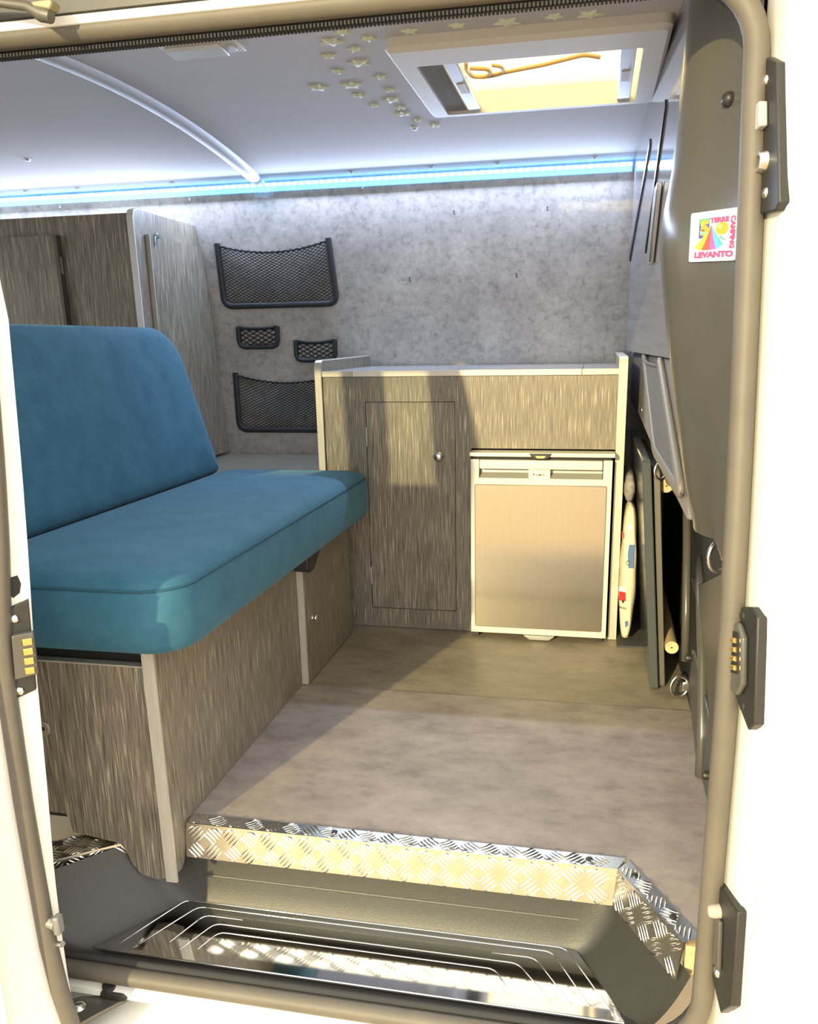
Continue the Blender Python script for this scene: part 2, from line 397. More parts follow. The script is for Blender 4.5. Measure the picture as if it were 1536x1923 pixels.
# white pillar beside the opening
pp = [(.53, .05), (.514, .03), (.512, .012), (.522, -.03), (.528, -.052), (.531, -.056), (.537, -.085), (.541, -.098), (.549, -.104), (.552, -.100), (.556, -.104), (.60, -.106), (1.5, -.106)]
zq = [-.62 + .1 * i for i in range(21)]
b = B(); b.grid(lambda u, v: (pp[round(u * 12)][0] + xo(zq[round(v * 20)]), yb(zq[round(v * 20)]) + pp[round(u * 12)][1], zq[round(v * 20)]), 13, 21)
struct('wall_pillar', b, M_body, smooth=True, angle=50, label='sunlit white body pillar beside the door opening')
# white outer sill below the opening
sp = [(-1.19, -.150), (-1.205, -.180), (-1.218, -.186), (-1.220, -.196), (-1.205, -.200), (-1.190, -.203), (-1.188, -.228), (-1.215, -.232), (-1.240, -.236), (-1.245, -.243), (-1.262, -.246), (-1.270, -.255), (-1.275, -.300), (-1.30, -.310), (-1.30, -.50)]
b = B(); b.grid(lambda u, v: (lerp(-1.7, .56, u), sp[round(v * 14)][0], sp[round(v * 14)][1]), 2, 15)
struct('trim_6', b, M_body, smooth=True, angle=30, label='stepped white outer sill under the door opening')

# ------------------------------------------------------------------ door seal (one rubber loop)
def loop(x0, x1, z0, z1, r0, r1, n=8):
    pts = []
    for k, (cx, cz, r) in enumerate(((x1 - r0, z0 + r0, r0), (x1 - r1, z1 - r1, r1), (x0 + r1, z1 - r1, r1), (x0 + r0, z0 + r0, r0))):
        for i in range(n + 1):
            a = -math.pi / 2 + k * math.pi / 2 + math.pi / 2 * i / n
            pts.append((cx + r * math.cos(a), cz + r * math.sin(a)))
    out = []
    for i, p in enumerate(pts):
        q_ = pts[(i + 1) % len(pts)]; d = math.hypot(q_[0] - p[0], q_[1] - p[1]); m = max(1, int(d / .06))
        for j in range(m): out.append((lerp(p[0], q_[0], j / m), lerp(p[1], q_[1], j / m)))
    return out
sl = thing('door_seal', 'brown grey rubber seal running round the door opening', 'door seal', (-.06, -1.2, -.18))
lp = loop(-.615, .500, -.166, 1.224, .11, .09)
b = B().tube([(x + (xo(z) if x > 0 else 0), yb(z) - .004, z) for x, z in lp], .0145, 10, True, ref=(0, 1, 0))
obj('rubber_tube', b, M_rubber, sl, smooth='all')
lp2 = loop(-.600, .4975, -.152, 1.211, .10, .08)
b = B().tube([(x + (xo(z) if x > 0 else 0), yb(z) + .010, z) for x, z in lp2], .006, 8, True, ref=(0, 1, 0))
obj('gripping_lip', b, M_rubber2, sl, smooth='all')
b = B()
for i in range(190):
    x = -.55 + .0049 * i
    b.box(x, x + .0028, yb(1.2) - .001, yb(1.2) + .0145, 1.2035, 1.208)
obj('lip_ribs', b, M_rubber2, sl)

# ------------------------------------------------------------------ pillar trim
SZ = [.555, .599, .686, .777, .85, .908, .957, .991, 1.038, 1.116, 1.185, 1.222, 1.32]
SX = [.478, .465, .449, .434, .421, .413, .408, .41, .419, .423, .426, .427, .43]
def xs_(z): return interp(z, SZ, SX)
def trim_sec(z):
    x = xs_(z); y0 = yb(z)
    P = [(.508 + xo(z), y0 + .012), (.500 + xo(z) * .6, y0 + .022), (.492, y0 + .035), (x + .022, -1.0), (x + .008, -.978), (x + .001, -.955), (x, -.935), (x + .006, -.91), (x + .022, -.885), (x + .05, -.865), (.57, -.855)]
    return P
tz = [.545, .549, .556] + [.57 + .025 * i for i in range(30)] + [1.31]
pt = thing('pillar_trim', 'large glossy dark grey moulded trim panel on the door pillar', 'trim panel', (.49, -1.0, .545))
b = B()
def tf(u, v):
    z = tz[round(v * (len(tz) - 1))]; P = trim_sec(max(z, .556)); p = P[round(u * 10)]
    k = {0: .97, 1: .99}.get(round(v * (len(tz) - 1)), 1)
    return (lerp(.53, p[0], k), lerp(-.95, p[1], k), z)
b.grid(tf, 11, len(tz))
n = len(b.v); b.f.append(tuple(range(11)))
obj('panel', b, M_trimdark, pt, smooth=True, angle=50)
def on_trim(t, z, off=0):
    a = Vector((.492, yb(z) + .035, z)); c = Vector((xs_(z) + .022, -1.0, z)); d = (c - a); nn = Vector((d.y, -d.x, 0)).normalized()
    if nn.y > 0: nn = -nn
    return a + d * t + nn * off
nb = on_trim(.395, 1.102, 1) - on_trim(.395, 1.102)
b = B().lathe([(.0005, .009), (.006, .008), (.0085, .004), (.009, 0)], on_trim(.395, 1.102), nb, 20)
obj('plug', b, M_black, pt, smooth='all')

# sticker printed like the one on the trim
stk = thing('camping_sticker', 'square white sticker printed with a rainbow tent and camping lettering', 'sticker', on_trim(.45, .917, .001))
_q00, _q10, _q01 = on_trim(.838, .9205, .0022), on_trim(.078, .9135, .0022), on_trim(.815, .9795, .0022)
_qn = (_q10 - _q00).cross(_q01 - _q00).normalized()
if _qn.y > 0: _qn = -_qn
def smap(off):
    return lambda a, b_: _q00 + (_q10 - _q00) * a + (_q01 - _q00) * b_ + _qn * off
def decal(name, poly, m, off, parent):
    f = smap(off); b = B()
    pts = [f(a, c) for a, c in poly]; b.add(pts, [tuple(range(len(pts)))])
    return obj(name, b, m, parent, fix=False)
base = B(); f0, f1 = smap(-.0018), smap(.0011)
pts = rrect(0, 1, 0, 1, .04, 4)
base.add([f0(*p) for p in pts] + [f1(*p) for p in pts], [tuple(range(len(pts))), tuple(range(len(pts), 2 * len(pts)))] + [(i, (i + 1) % len(pts), len(pts) + (i + 1) % len(pts), len(pts) + i) for i in range(len(pts))])
sb = obj('sticker_backing', base, P_white, stk)
def dtext(s, a0, a1, b0, b1, m, off=.0016, rot=False, bold=.07):
    vs, fs = fit_text(s, a0, a1, b0, b1, bold, rot); f = smap(off)
    return obj('lettering', B().add([f(*v) for v in vs], fs), m, stk, fix=False)
decal('print_square', [(.20, .47), (.43, .47), (.43, .86), (.20, .86)], P_blue, .0012, stk)
decal('print_patch', [(.21, .76), (.43, .76), (.43, .86), (.21, .86)], P_gre, .0013, stk)
dtext('5', .23, .42, .52, .83, P_or, .0014)
decal('print_patch', [(.24, .72), (.30, .72), (.30, .80), (.24, .80)], P_yel, .0015, stk)
decal('print_patch', [(.24, .555), (.36, .555), (.36, .585), (.24, .585)], P_cyan, .0015, stk)
circ = lambda cx, cy, r, n=20, ry=None: [(cx + r * math.cos(2 * math.pi * i / n), cy + (ry or r) * math.sin(2 * math.pi * i / n)) for i in range(n)]
decal('print_sun', circ(.70, .635, .135, 24, .125), P_or, .0013, stk)
decal('print_sun', circ(.655, .675, .045, 16), P_wine, .0014, stk)
ap = (.475, .73)
for c0, c1, m in (((.13, .30), (.20, .24), P_yel), ((.20, .24), (.28, .23), P_yel), ((.28, .23), (.46, .23), P_red), ((.46, .23), (.60, .24), P_pur), ((.60, .24), (.70, .29), P_cyan), ((.70, .29), (.74, .33), P_teal)):
    mid = lambda e, k=.35: (lerp(ap[0], e[0], .5), lerp(ap[1], e[1], .5) - .03)
    decal('print_tent', [ap, mid(c0), c0, c1, mid(c1)], m, .0015, stk)
decal('print_pole', [(.66, .50), (.79, .40), (.78, .385), (.65, .47)], P_gre, .00145, stk)
dtext('TERRE', .44, .84, .755, .86, P_pink)
dtext('LEVANTO', .13, .96, .07, .20, P_pink)
dtext('CAMPING', .87, .975, .235, .86, P_pink, rot=True)

# ------------------------------------------------------------------ strikers on the jamb
def jamb(d, z, off=0): return Vector((.512 + xo(z) + .24 * d - .97 * off, yb(z) + .012 - .97 * d - .24 * off, z))
def plate(poly, d0, d1): return B().prism(poly, lambda a, b_, d: jamb(a, b_, d), d0, d1)
def stri(name, label, z): return thing(name, label, 'door striker', jamb(.03, z, 0), 'door strikers on the pillar')
s1 = stri('door_striker', 'tall black striker plate with a round metal socket on the pillar', .955)
obj('plate', plate([(.012, 1.127), (.025, 1.122), (.050, 1.109), (.070, .963), (.062, .955), (.020, .958), (.006, 1.083)], -.004, .010), M_black, s1, bevel=.002)
obj('latch_block', plate([(.010, 1.07), (.034, 1.075), (.037, 1.048), (.012, 1.043)], .010, .020), mat('grey_nylon', (.42, .42, .42), .5), s1, bevel=.002)
c0 = jamb(.030, 1.012, .010)
ax = (jamb(0, 1, 1) - jamb(0, 1, 0))
obj('socket', B().lathe([(.0065, .001), (.0065, .008), (.0105, .008), (.0125, 0)], c0, ax, 20), M_zinc, s1, smooth=True)
for d, z in ((.026, 1.098), (.036, .978)):
    obj('screw', B().lathe([(.0004, .003), (.005, .002), (.006, 0)], jamb(d, z, .010), ax, 12), M_zinc, s1, smooth='all')
s2 = stri('door_striker', 'black striker plate with brass contact pins on the pillar', .37)
obj('plate', plate([(.004, .505), (.050, .520), (.069, .514), (.079, .388), (.064, .373), (.016, .402)], -.004, .010), M_black, s2, bevel=.002)
obj('contact_housing', plate([(.004, .49), (.034, .496), (.050, .483), (.056, .427), (.042, .407), (.010, .408)], .010, .018), M_trimdark, s2, bevel=.003)
obj('contact_slot', plate([(.021, .482), (.041, .486), (.047, .437), (.027, .431)], .0181, .019), M_dark, s2)
for i in range(4):
    z = .472 - .0108 * i; d = .027 + .0016 * i
    obj('contact_pin', B().tube([jamb(d, z, .0192), jamb(d + .010, z + .003, .0192)], .0034, 10), M_gold, s2, smooth=True)
for d, z in ((.030, .503), (.045, .395)):
    obj('screw', B().lathe([(.0004, .002), (.005, .0015), (.006, 0)], jamb(d, z, .010), ax, 12), M_black, s2, smooth='all')
s3 = stri('door_striker', 'tapered black striker plate with nylon roller low on the pillar', -.05)
obj('plate', plate([(.016, .128), (.080, .134), (.088, 0), (.058, -.040), (.022, -.012)], -.004, .010), M_black, s3, bevel=.002)
obj('roller', B().lathe([(.0005, .016), (.007, .015), (.009, .010), (.010, 0)], jamb(.028, .095, .009), ax, 16), mat('beige_nylon', (.42, .38, .32), .5), s3, smooth='all')
obj('guide', plate([(.030, .09), (.044, .09), (.052, .02), (.034, .02)], .010, .016), M_trimdark, s3, bevel=.002)
obj('screw', B().lathe([(.0004, .004), (.006, .003), (.0075, 0)], jamb(.038, .008, .010), ax, 12), M_zinc, s3, smooth='all')

# ------------------------------------------------------------------ step well
def tz_(y): return -.156 + .102 * (max(min(y, -1.021), -1.160) + 1.021)
def tray_f(u, v):
    y = lerp(-1.008, -1.188, v); xl = lerp(-.44, -.605, v); xr = lerp(.388, .485, v); x = lerp(xl, xr, u)
    fb = max(0, 1 - (v * .18) / .030) ** 2; fl_ = max(0, 1 - (x - xl) / .12) ** 2; fr = max(0, 1 - (xr - x) / .085) ** 2
    ff = max(0, 1 - ((1 - v) * .18) / .028) ** 2 * .12
    h = 1 - (1 - fb) * (1 - fl_) * (1 - fr) * (1 - ff)
    z = tz_(y); return (x, y, z + (-.038 - z) * h)
st = thing('step_well', 'black moulded plastic entry step well below the door', 'step', (-.06, -1.1, -.16))
b = B(); b.grid(lambda u, v: tray_f(.5 - .5 * math.cos(math.pi * u), v), 60, 28)
obj('tray', b, M_tray, st, smooth='all')
b = B(); b.grid(lambda u, v: (lerp(-.36, .36, u), lerp(-1.0165, -1.019, v), lerp(-.100, -.104, v)), 2, 2)
obj('groove', B().tube([(-.34, -1.0175, -.1035), (.33, -1.0175, -.1035)], .0022, 6), M_tray, st)
sp_ = thing('step_plate', 'mirror polished steel step plate with embossed lines', 'step plate', (-.04, -1.1, -.155))
def zp(y): return -.1505 + .102 * (y + 1.021)
pl = [(-.392, -1.022), (.321, -1.022), (.412, -1.158), (-.484, -1.158)]
obj('plate', B().prism(pl, lambda a, b_, d: (a, b_, zp(b_) + d), -.0045, .0015), M_chrome, sp_, bevel=.0025)
def yq(y): return -1.022 - (-1.028 - y) * .136 / .144
def emb(pts): obj('embossed_line', B().tube([(x, yq(y), zp(yq(y)) + .0015) for x, y in pts], .0012, 6, flat=.7), M_chrome, sp_, smooth='all')
def rounded(pts, r=.014, n=5):
    out = [pts[0]]
    for i in range(1, len(pts) - 1):
        p, a, c = Vector(pts[i]), Vector(pts[i - 1]), Vector(pts[i + 1])
        u1 = (a - p).normalized() * r; u2_ = (c - p).normalized() * r
        for k in range(n + 1):
            t = k / n; out.append(tuple((p + u1) * (1 - t) ** 2 + p * 2 * t * (1 - t) + (p + u2_) * t * t))
    out.append(pts[-1]); return out
emb(rounded([(-.440, -1.155), (-.372, -1.038), (.310, -1.038), (.380, -1.150)]))
emb(rounded([(-.405, -1.150), (-.342, -1.050), (.288, -1.050), (.350, -1.150)]))
emb(rounded([(-.355, -1.138), (-.322, -1.068), (-.25, -1.068)]))
emb(rounded([(-.33, -1.150), (-.295, -1.084), (.235, -1.084), (.292, -1.150)]))
emb(rounded([(-.30, -1.145), (-.28, -1.102), (.200, -1.102), (.230, -1.150)]))
emb(rounded([(.19, -1.068), (.262, -1.068), (.322, -1.150)]))

# tread plates along the floor edge
def tread(name, label, P, Q, wtop, hface, e0=0, e1=0, lean=.010):
    """angle plate along P->Q (front bend line); top runs back, face runs down"""
    P, Q = Vector(P), Vector(Q); d = (Q - P).normalized(); nb_ = Vector((-d.y, d.x, 0)); L_ = (Q - P).length
    t = thing(name, label, 'tread plate', (P + Q) / 2 + Vector((0, 0, -hface)), 'aluminium tread plates on the floor edge')
    def tp(a, v): return P + d * a + nb_ * v                      # top surface
    def fp(a, v): return P + d * a - nb_ * (lean * v / hface) - Vector((0, 0, v))
    b = B(); th = .0025
    top = [tp(e0 * 0, 0), tp(L_, 0), tp(L_ + e1, wtop), tp(-e0, wtop)]
    b.add([v + Vector((0, 0, .003)) for v in top] + [v + Vector((0, 0, .0005)) for v in top], [(0, 1, 2, 3), (7, 6, 5, 4), (0, 1, 5, 4), (1, 2, 6, 5), (2, 3, 7, 6), (3, 0, 4, 7)])
    fc = [fp(0, -.003), fp(L_, -.003), fp(L_, hface), fp(0, hface)]
    b.add([v - nb_ * th for v in fc] + fc, [(0, 1, 2, 3), (7, 6, 5, 4), (0, 1, 5, 4), (1, 2, 6, 5), (2, 3, 7, 6), (3, 0, 4, 7)])
    obj('angle_plate', b, M_alu, t)
    bars = B(); cs = .035
    def lens(fn, nrm, ca, cv, ang, W, ln=.031, wd_=.0042, h=.0022):
        ux, uy = math.cos(ang), math.sin(ang); pts = []
        prof_ = [(-1, 0), (-.6, .72), (0, 1), (.6, .72), (1, 0), (.6, -.72), (0, -1), (-.6, -.72)]
        lim = lambda v: min(max(v, .001), W - .001)
        for s_, w_ in prof_:
            pts.append(fn(ca + ux * s_ * ln / 2 - uy * w_ * wd_ / 2, lim(cv + uy * s_ * ln / 2 + ux * w_ * wd_ / 2)))
        tops = [fn(ca + ux * s_ * ln / 2, lim(cv + uy * s_ * ln / 2)) + nrm * h for s_ in (-.55, .55)]
        bars.add(pts + tops, [(0, 1, 8), (1, 2, 8), (2, 9, 8), (2, 3, 9), (3, 4, 9), (4, 5, 9), (5, 6, 9), (6, 8, 9), (6, 7, 8), (7, 0, 8)])
    for fn, nrm, W in ((lambda a, v: tp(a, v) + Vector((0, 0, .003)), Vector((0, 0, 1)), wtop), (lambda a, v: fp(a, v) - nb_ * th, -nb_, hface)):
        for i in range(int(L_ / cs) + 1):
            for j in range(-1, int(W / cs) + 2):
                ca, cv = (i + .5) * cs, (j + .35) * cs; ang = math.radians(42 if (i + j) % 2 else -42)
                for k in range(-2, 3):
                    ox, oy = -math.sin(ang) * k * .0067, math.cos(ang) * k * .0067
                    x_, v_ = ca + ox, cv + oy
                    if .008 < x_ < L_ - .008 and .001 < v_ < W - .001:
                        room = min(v_, W - v_)
                        lens(fn, nrm, x_, v_, ang, W)
    o = obj('raised_bars', bars, M_alu_bar, t, smooth='all'); o['kind'] = 'stuff'
    return t, tp
def screws(tt, tp, L):
    for a, v in L:
        p = tp(a, v) + Vector((0, 0, .0032))
        obj('screw', B().lathe([(.0005, .002), (.003, .0025), (.0055, .0015), (.006, 0)], p, (0, 0, 1), 12), M_black, tt, smooth='all')
t1, tp1 = tread('tread_plate', 'long aluminium tread plate along the floor edge above the step', (-.3620, -1.020, 0), (.388, -1.020, 0), .030, .058, 0, .014)
screws(t1, tp1, ((.27, .016), (.705, .016)))
t2, tp2 = tread('tread_plate', 'short angled aluminium tread plate at the pillar end of the step', (.389, -1.021, 0), (.476, -1.172, 0), .028, .058, .014, 0)
screws(t2, tp2, ((.022, .015), (.125, .015)))
t3, tp3 = tread('tread_plate', 'aluminium tread plate at the bench end of the step', (-.64, -1.165, -.037), (-.462, -1.035, -.037), .060, .050, 0, 0)
screws(t3, tp3, ((.10, .05),))
tag(obj('wood_block', B().box(.478, .500, -1.172, -1.150, -.05, -.003), M_pine, bevel=.001), 'small raw wood block at the end of the tread plate', 'wood block')

# ------------------------------------------------------------------ sliding door, slid open
dr = thing('sliding_door', 'white sliding door standing open with its leading edge in view', 'door', (-.9, -1.33, -.30))
DZ = [-.30, -.17, -.11, -.02, .08, .21, .38, .455, .577, .68, .86, 1.0, 1.22]
FX = [-.425, -.425, -.428, -.427, -.424, -.415, -.405, -.400, -.389, -.381, -.370, -.39, -.43]     # flange edge at y = -1.29
GX = [-.40, -.412, -.424, -.432, -.434, -.436, -.434, -.429, -.412, -.401, -.387, -.41, -.45]     # seal centre
def dlean(z): return .10 * max(0, (z - .86) / .36) ** 1.6
dzz = [-.30 + .04 * i for i in range(39)]
def dsec(z):
    a = interp(z, DZ, FX); g_ = interp(z, DZ, GX) - .004; L_ = dlean(z)
    return [(a - .03, -1.262 + L_), (a - .004, -1.283 + L_), (a, -1.288 + L_), (a - .004, -1.293 + L_), (g_ + .008, -1.305 + L_), (g_ - .010, -1.318 + L_), (g_ - .022, -1.345 + L_), (g_ - .03, -1.372 + L_), (g_ - .045, -1.385 + L_), (g_ - .09, -1.39 + L_)]
b = B(); b.grid(lambda u, v: (*dsec(dzz[round(v * 38)])[round(u * 9)], dzz[round(v * 38)]), 10, 39)
obj('leading_edge', b, M_body, dr, smooth=True, angle=40)
b = B().tube([(interp(z, DZ, GX), -1.312 + dlean(z), z) for z in dzz], .0125, 10, ref=(0, 1, 0))
obj('edge_seal', b, M_rubber, dr, smooth='all')
WZ0, WZ1, WX0, WX1 = .80, 1.13, -1.25, -.50
b = B()
def dgrid(x0, x1, z0, z1, y_, n=8):
    b.grid(lambda u, v: (lerp(x0, x1, u), y_ + dlean(lerp(z0, z1, v)), lerp(z0, z1, v)), 2, n)
for y_ in (-1.39, -1.27):
    dgrid(-1.65, -.45, -.30, WZ0, y_); dgrid(-1.65, -.44, WZ1, 1.22, y_); dgrid(-1.65, WX0, WZ0, WZ1, y_); dgrid(WX1, -.44, WZ0, WZ1, y_)
b.grid(lambda u, v: (-1.65, lerp(-1.39, -1.27, u) + dlean(lerp(-.3, 1.22, v)), lerp(-.3, 1.22, v)), 2, 12)
obj('door_panel', b, M_body, dr, smooth=True)
b = B(); b.grid(lambda u, v: (lerp(WX0, WX1, u), -1.33 + dlean(lerp(WZ0, WZ1, v)), lerp(WZ0, WZ1, v)), 2, 6)
obj('window_pane', b, M_glass, dr)
# fittings on the leading edge
def de(a, z, off=0):                 # a: 0 at the seal .. 1 at flange edge
    f_ = interp(z, DZ, FX) - .004; g_ = interp(z, DZ, GX) + .004; L_ = dlean(z)
    p0 = Vector((g_, -1.305 + L_, z)); p1 = Vector((f_, -1.293 + L_, z)); d = (p1 - p0); n_ = Vector((d.y, -d.x, 0)).normalized()
    if n_.y > 0: n_ = -n_
    return p0 + d * a + n_ * off
def dplate(poly, o0, o1): return B().prism(poly, lambda a, b_, d: de(a, b_, d), o0, o1)
obj('latch_plate', dplate([(-.2, .495), (1.15, .507), (1.2, .378), (-.2, .366)], -.002, .006), M_black, dr, bevel=.0015)
hs = obj('contact_block', dplate([(.25, .462), (1.35, .464), (1.45, .404), (.25, .400)], .006, .016), M_trimdark, dr, bevel=.0015)
for i in range(4):
    z = .452 - .0135 * i
    obj('contact_pad', dplate([(.80, z + .0045), (1.28, z + .005), (1.30, z - .0045), (.82, z - .005)], .0161, .019), M_gold, hs, bevel=.0008)
for z in (.482, .380):
    obj('screw', B().lathe([(.0004, .004), (.005, .003), (.0065, 0)], de(.35, z, .006), (.35, -.93, 0), 14), M_chrome, dr, smooth='all')
obj('drain_slot', dplate([(.0, .518), (.35, .510), (.70, .516), (.80, .528), (.62, .540), (.2, .538), (.0, .532)], -.002, .0012), M_dark, dr)
kp = obj('guide_hook', B().tube([(-.437, -1.306, .072), (-.434, -1.308, .040), (-.426, -1.312, .020), (-.412, -1.314, .018)], [.0085, .0075, .009, .0085], 10), mat('grey_hook', (.30, .29, .27), .4, .4), dr, smooth=True)
obj('screw', B().lathe([(.0004, .004), (.004, .003), (.005, 0)], (-.4365, -1.313, .068), (.3, -.95, 0), 12), M_chrome, kp, smooth='all')
obj('hook_tip', B().box(-.414, -.404, -1.321, -1.306, .004, .034), mat('grey_hook_tip', (.26, .26, .25), .4, .4), kp, bevel=.003)
obj('guide_pin', B().tube([(-.436, -1.306, -.024), (-.408, -1.312, -.016)], [.0055, .0045], 10), M_zinc, dr, smooth=True)

# lower and upper carrier arms of the door
ar = obj('lower_arm', B().prism([(-.50, -1.265), (-.44, -1.285), (-.418, -1.254), (-.383, -1.207), (-.405, -1.194), (-.436, -1.215), (-.465, -1.222), (-.49, -1.237)], lambda a, b_, d: (a, b_, d), -.208, -.200), mat('worn_dark_steel', (.16, .15, .12), .4, .6), dr, bevel=.002)
obj('bolt', B().lathe([(.0005, .006), (.005, .0058), (.0075, .004), (.0105, .002), (.0115, 0)], (-.454, -1.243, -.200), (0, 0, 1), 18), M_zinc, ar, smooth=True)
obj('roller_bracket', B().prism([(-.432, -.200), (-.385, -.200), (-.380, -.192), (-.388, -.186), (-.428, -.186)], lambda a, b_, d: (a, d, b_), -1.222, -1.196), M_black, ar, bevel=.003)
obj('roller', B().cyl((-.417, -1.212, -.186), (-.417, -1.212, -.178), .011), M_dark, ar, smooth=True)
ua = obj('upper_arm', B().tube([(-.60, -1.15, 1.262), (-.425, -1.15, 1.247), (-.388, -1.15, 1.240), (-.370, -1.15, 1.230), (-.356, -1.15, 1.226)], [.005, .005, .006, .009, .008], 10), mat('shaded_steel_arm', (.13, .125, .10), .4, .3), dr, smooth=True)  # arm stands in shadow; that shade is put into its dark colour
obj('roller_bracket', B().prism([(-.374, 1.236), (-.352, 1.231), (-.347, 1.239), (-.350, 1.243), (-.378, 1.242)], lambda a, b_, d: (a, d, b_), -1.158, -1.140), mat('brass_bracket', (.30, .25, .15), .5, .2), ua, bevel=.002)

# ------------------------------------------------------------------ soft slabs
def slab(outline_fn, prof, to3):
    """rings of an outline with inset; prof list of (inset, h); closed caps by shrinking"""
    b = B(); rings = []
    for ins, h in prof:
        rings.append([to3(a, c, h) for a, c in outline_fn(ins)])
    n = len(rings[0])
    vs = [p for R in rings for p in R]; fs = []
    for j in range(len(rings) - 1):
        for i in range(n):
            fs.append((j * n + i, j * n + (i + 1) % n, (j + 1) * n + (i + 1) % n, (j + 1) * n + i))
    k = len(rings) - 1
    b.add(vs, fs + [tuple(range(n))[::-1], tuple(k * n + i for i in range(n))])
    return b
def ol(x0, x1, y0, y1, rs, n=8):
    def f(ins):
        return rrect(x0 + ins, x1 - ins, y0 + ins, y1 - ins, 0, n, [max(.004, r - ins) for r in rs])
    return f
wob = lambda a, c: .0025 * math.sin(9 * a + 4 * c) + .002 * math.sin(17 * c - 5 * a)
seat = thing('seat_cushion', 'teal velvet seat cushion of the bench with rounded corner', 'cushion', (-.57, -.53, .345))
so = ol(-.752, -.297, -1.098, .025, (.075, .03, .012, .012))
tops = lambda a, c, h: (a, c, h + (wob(a, c) if h > .47 else 0))
b = slab(so, [(.05, .346), (.02, .346), (.006, .352), (0, .365), (-.002, .40), (0, .44), (.004, .455), (.010, .464), (.022, .472), (.045, .479), (.085, .484), (.14, .487), (.20, .489)], tops)
obj('cover', b, M_teal, seat, smooth='all')
obj('piping', B().tube([(a, c, .4555) for a, c in so(.0035)], .0022, 6, True), M_teal_seam, seat, smooth='all')
back = thing('backrest_cushion', 'teal velvet backrest cushion leaning behind the seat', 'cushion', (-.80, -.53, .465))
TL = math.atan2(.115, .41)
def b3(a, c, h):                   # a along y, c up the slope, h thickness toward the seat
    h2 = h + (.004 * math.sin(7 * a + 3 * c) if h > .01 else 0)
    return (-.737 - c * math.sin(TL) + h2 * math.cos(TL), a, .468 + c * math.cos(TL) + h2 * math.sin(TL))
bo = ol(-1.098, .02, 0, .432, (.02, .115, .05, .02))
b = slab(bo, [(.05, -.11), (.02, -.108), (0, -.09), (0, -.03), (.004, -.014), (.014, -.004), (.035, .001), (.08, .004), (.14, .006), (.20, .007)], b3)
obj('cover', b, M_teal, back, smooth='all')

# ------------------------------------------------------------------ bench box
bn = thing('bench_box', 'grey wood grain bench box under the seat cushion', 'bench', (-.6, -.5, 0))
obj('side_panel', B().prism([(-1.062, -.072), (-1.064, .344), (-.412, .344), (-.412, .002), (-1.0, .002), (-1.034, -.066), (-1.044, -.075)], lambda a, b_, d: (d, a, b_), -.384, -.366), M_wood, bn)
obj('edge_band', B().box(-.3855, -.3645, -1.0665, -1.062, -.088, .344), M_trimedge, bn)
fp_ = [(-.90, .312), (-.3855, .312), (-.3855, -.088), (-.41, -.094), (-.439, -.088), (-.455, -.068), (-.463, -.045), (-.475, -.028), (-.50, -.025), (-.566, -.016), (-.570, .012), (-.576, .020), (-.635, .021), (-.637, .006), (-.90, .006)]
fpo = obj('front_panel', B().prism(fp_, lambda a, b_, d: (a, d, b_), -1.056, -1.040), M_wood, bn)
obj('edge_band', B().box(-.90, -.386, -1.0565, -1.0395, .3115, .314), M_trimedge, bn)
obj('seat_board', B().box(-.90, -.384, -1.02, .02, .330, .344), M_dark, bn)
obj('inner_lining', B().box(-.90, -.39, -1.035, -1.03, .03, .329), M_dark, bn)
dro = obj('door', B().box(-.366, -.350, -.404, -.028, .004, .335), M_wood, bn)
obj('edge_band', B().box(-.3662, -.3495, -.409, -.4035, .003, .335), M_trimedge, dro)
obj('knob', B().lathe([(.0005, .014), (.006, .0135), (.0095, .010), (.008, .006), (.005, .003), (.008, 0)], (-.350, -.353, .16), (1, 0, 0), 18), M_zinc, dro, smooth='all')
obj('seat_catch', B().prism([(-.43, .345), (-.43, .305), (-.415, .296), (-.385, .298), (-.335, .335), (-.335, .345)], lambda a, b_, d: (d, a, b_), -.366, -.325), M_black, bn, bevel=.004)
br = obj('bracket', B().prism(rrect(-.66, -.582, .172, .199, .012, 5), lambda a, b_, d: (a, d, b_), -1.0595, -1.0565), mat('bracket_zinc', (.50, .46, .36), .4, .6), bn, bevel=.0006)
obj('bracket_hole', B().lathe([(.0003, .0004), (.003, .0004), (.004, 0)], (-.594, -1.0595, .186), (0, -1, 0), 12), M_dark, br)
obj('floor_bracket', B().box(-.636, -.577, -1.036, -1.03, -.0, .03), M_black, bn)

# shelf beside the wardrobe
sh = thing('window_shelf', 'low grey wood shelf between the bench and the far wall', 'shelf', (-.72, .3, 0))
obj('top_board', B().box(-1.0, -.449, .03, .592, .422, .440), M_wood, sh, bevel=.001)
obj('front_board', B().box(-1.0, -.449, .032, .048, 0, .421), M_wood, sh)

# ------------------------------------------------------------------ wardrobe
wr = thing('wardrobe', 'tall grey wood grain wardrobe behind the backrest', 'wardrobe', (-1.4, .3, .45))
zl = [1.213, 1.1, .95, .84, .6, .45]
sidep = [(.113, .45), (.108, 1.19), (.116, 1.208), (.132, 1.2145)] + [(wy(z) - .002, z) for z in zl]
obj('side_panel', B().prism(sidep, lambda a, b_, d: (d, a, b_), -1.018, -1.0), M_wood, wr)
obj('edge_band', B().prism([(.111, .45), (.106, 1.19), (.114, 1.210), (.132, 1.2165), (.132, 1.2142), (.117, 1.207), (.1095, 1.19), (.1145, .45)], lambda a, b_, d: (d, a, b_), -1.019, -.999), mat('light_edge_band', (.72, .72, .70), .35), wr)
obj('front_panel', B().box(-1.895, -1.019, .128, .144, .45, 1.205), M_wood, wr)
obj('top_board', B().box(-1.895, -1.019, .1445, .49, 1.188, 1.204), M_wood, wr)
wd_ = obj('door', B().box(-1.80, -1.262, .104, .126, .50, 1.150), M_wood, wr)
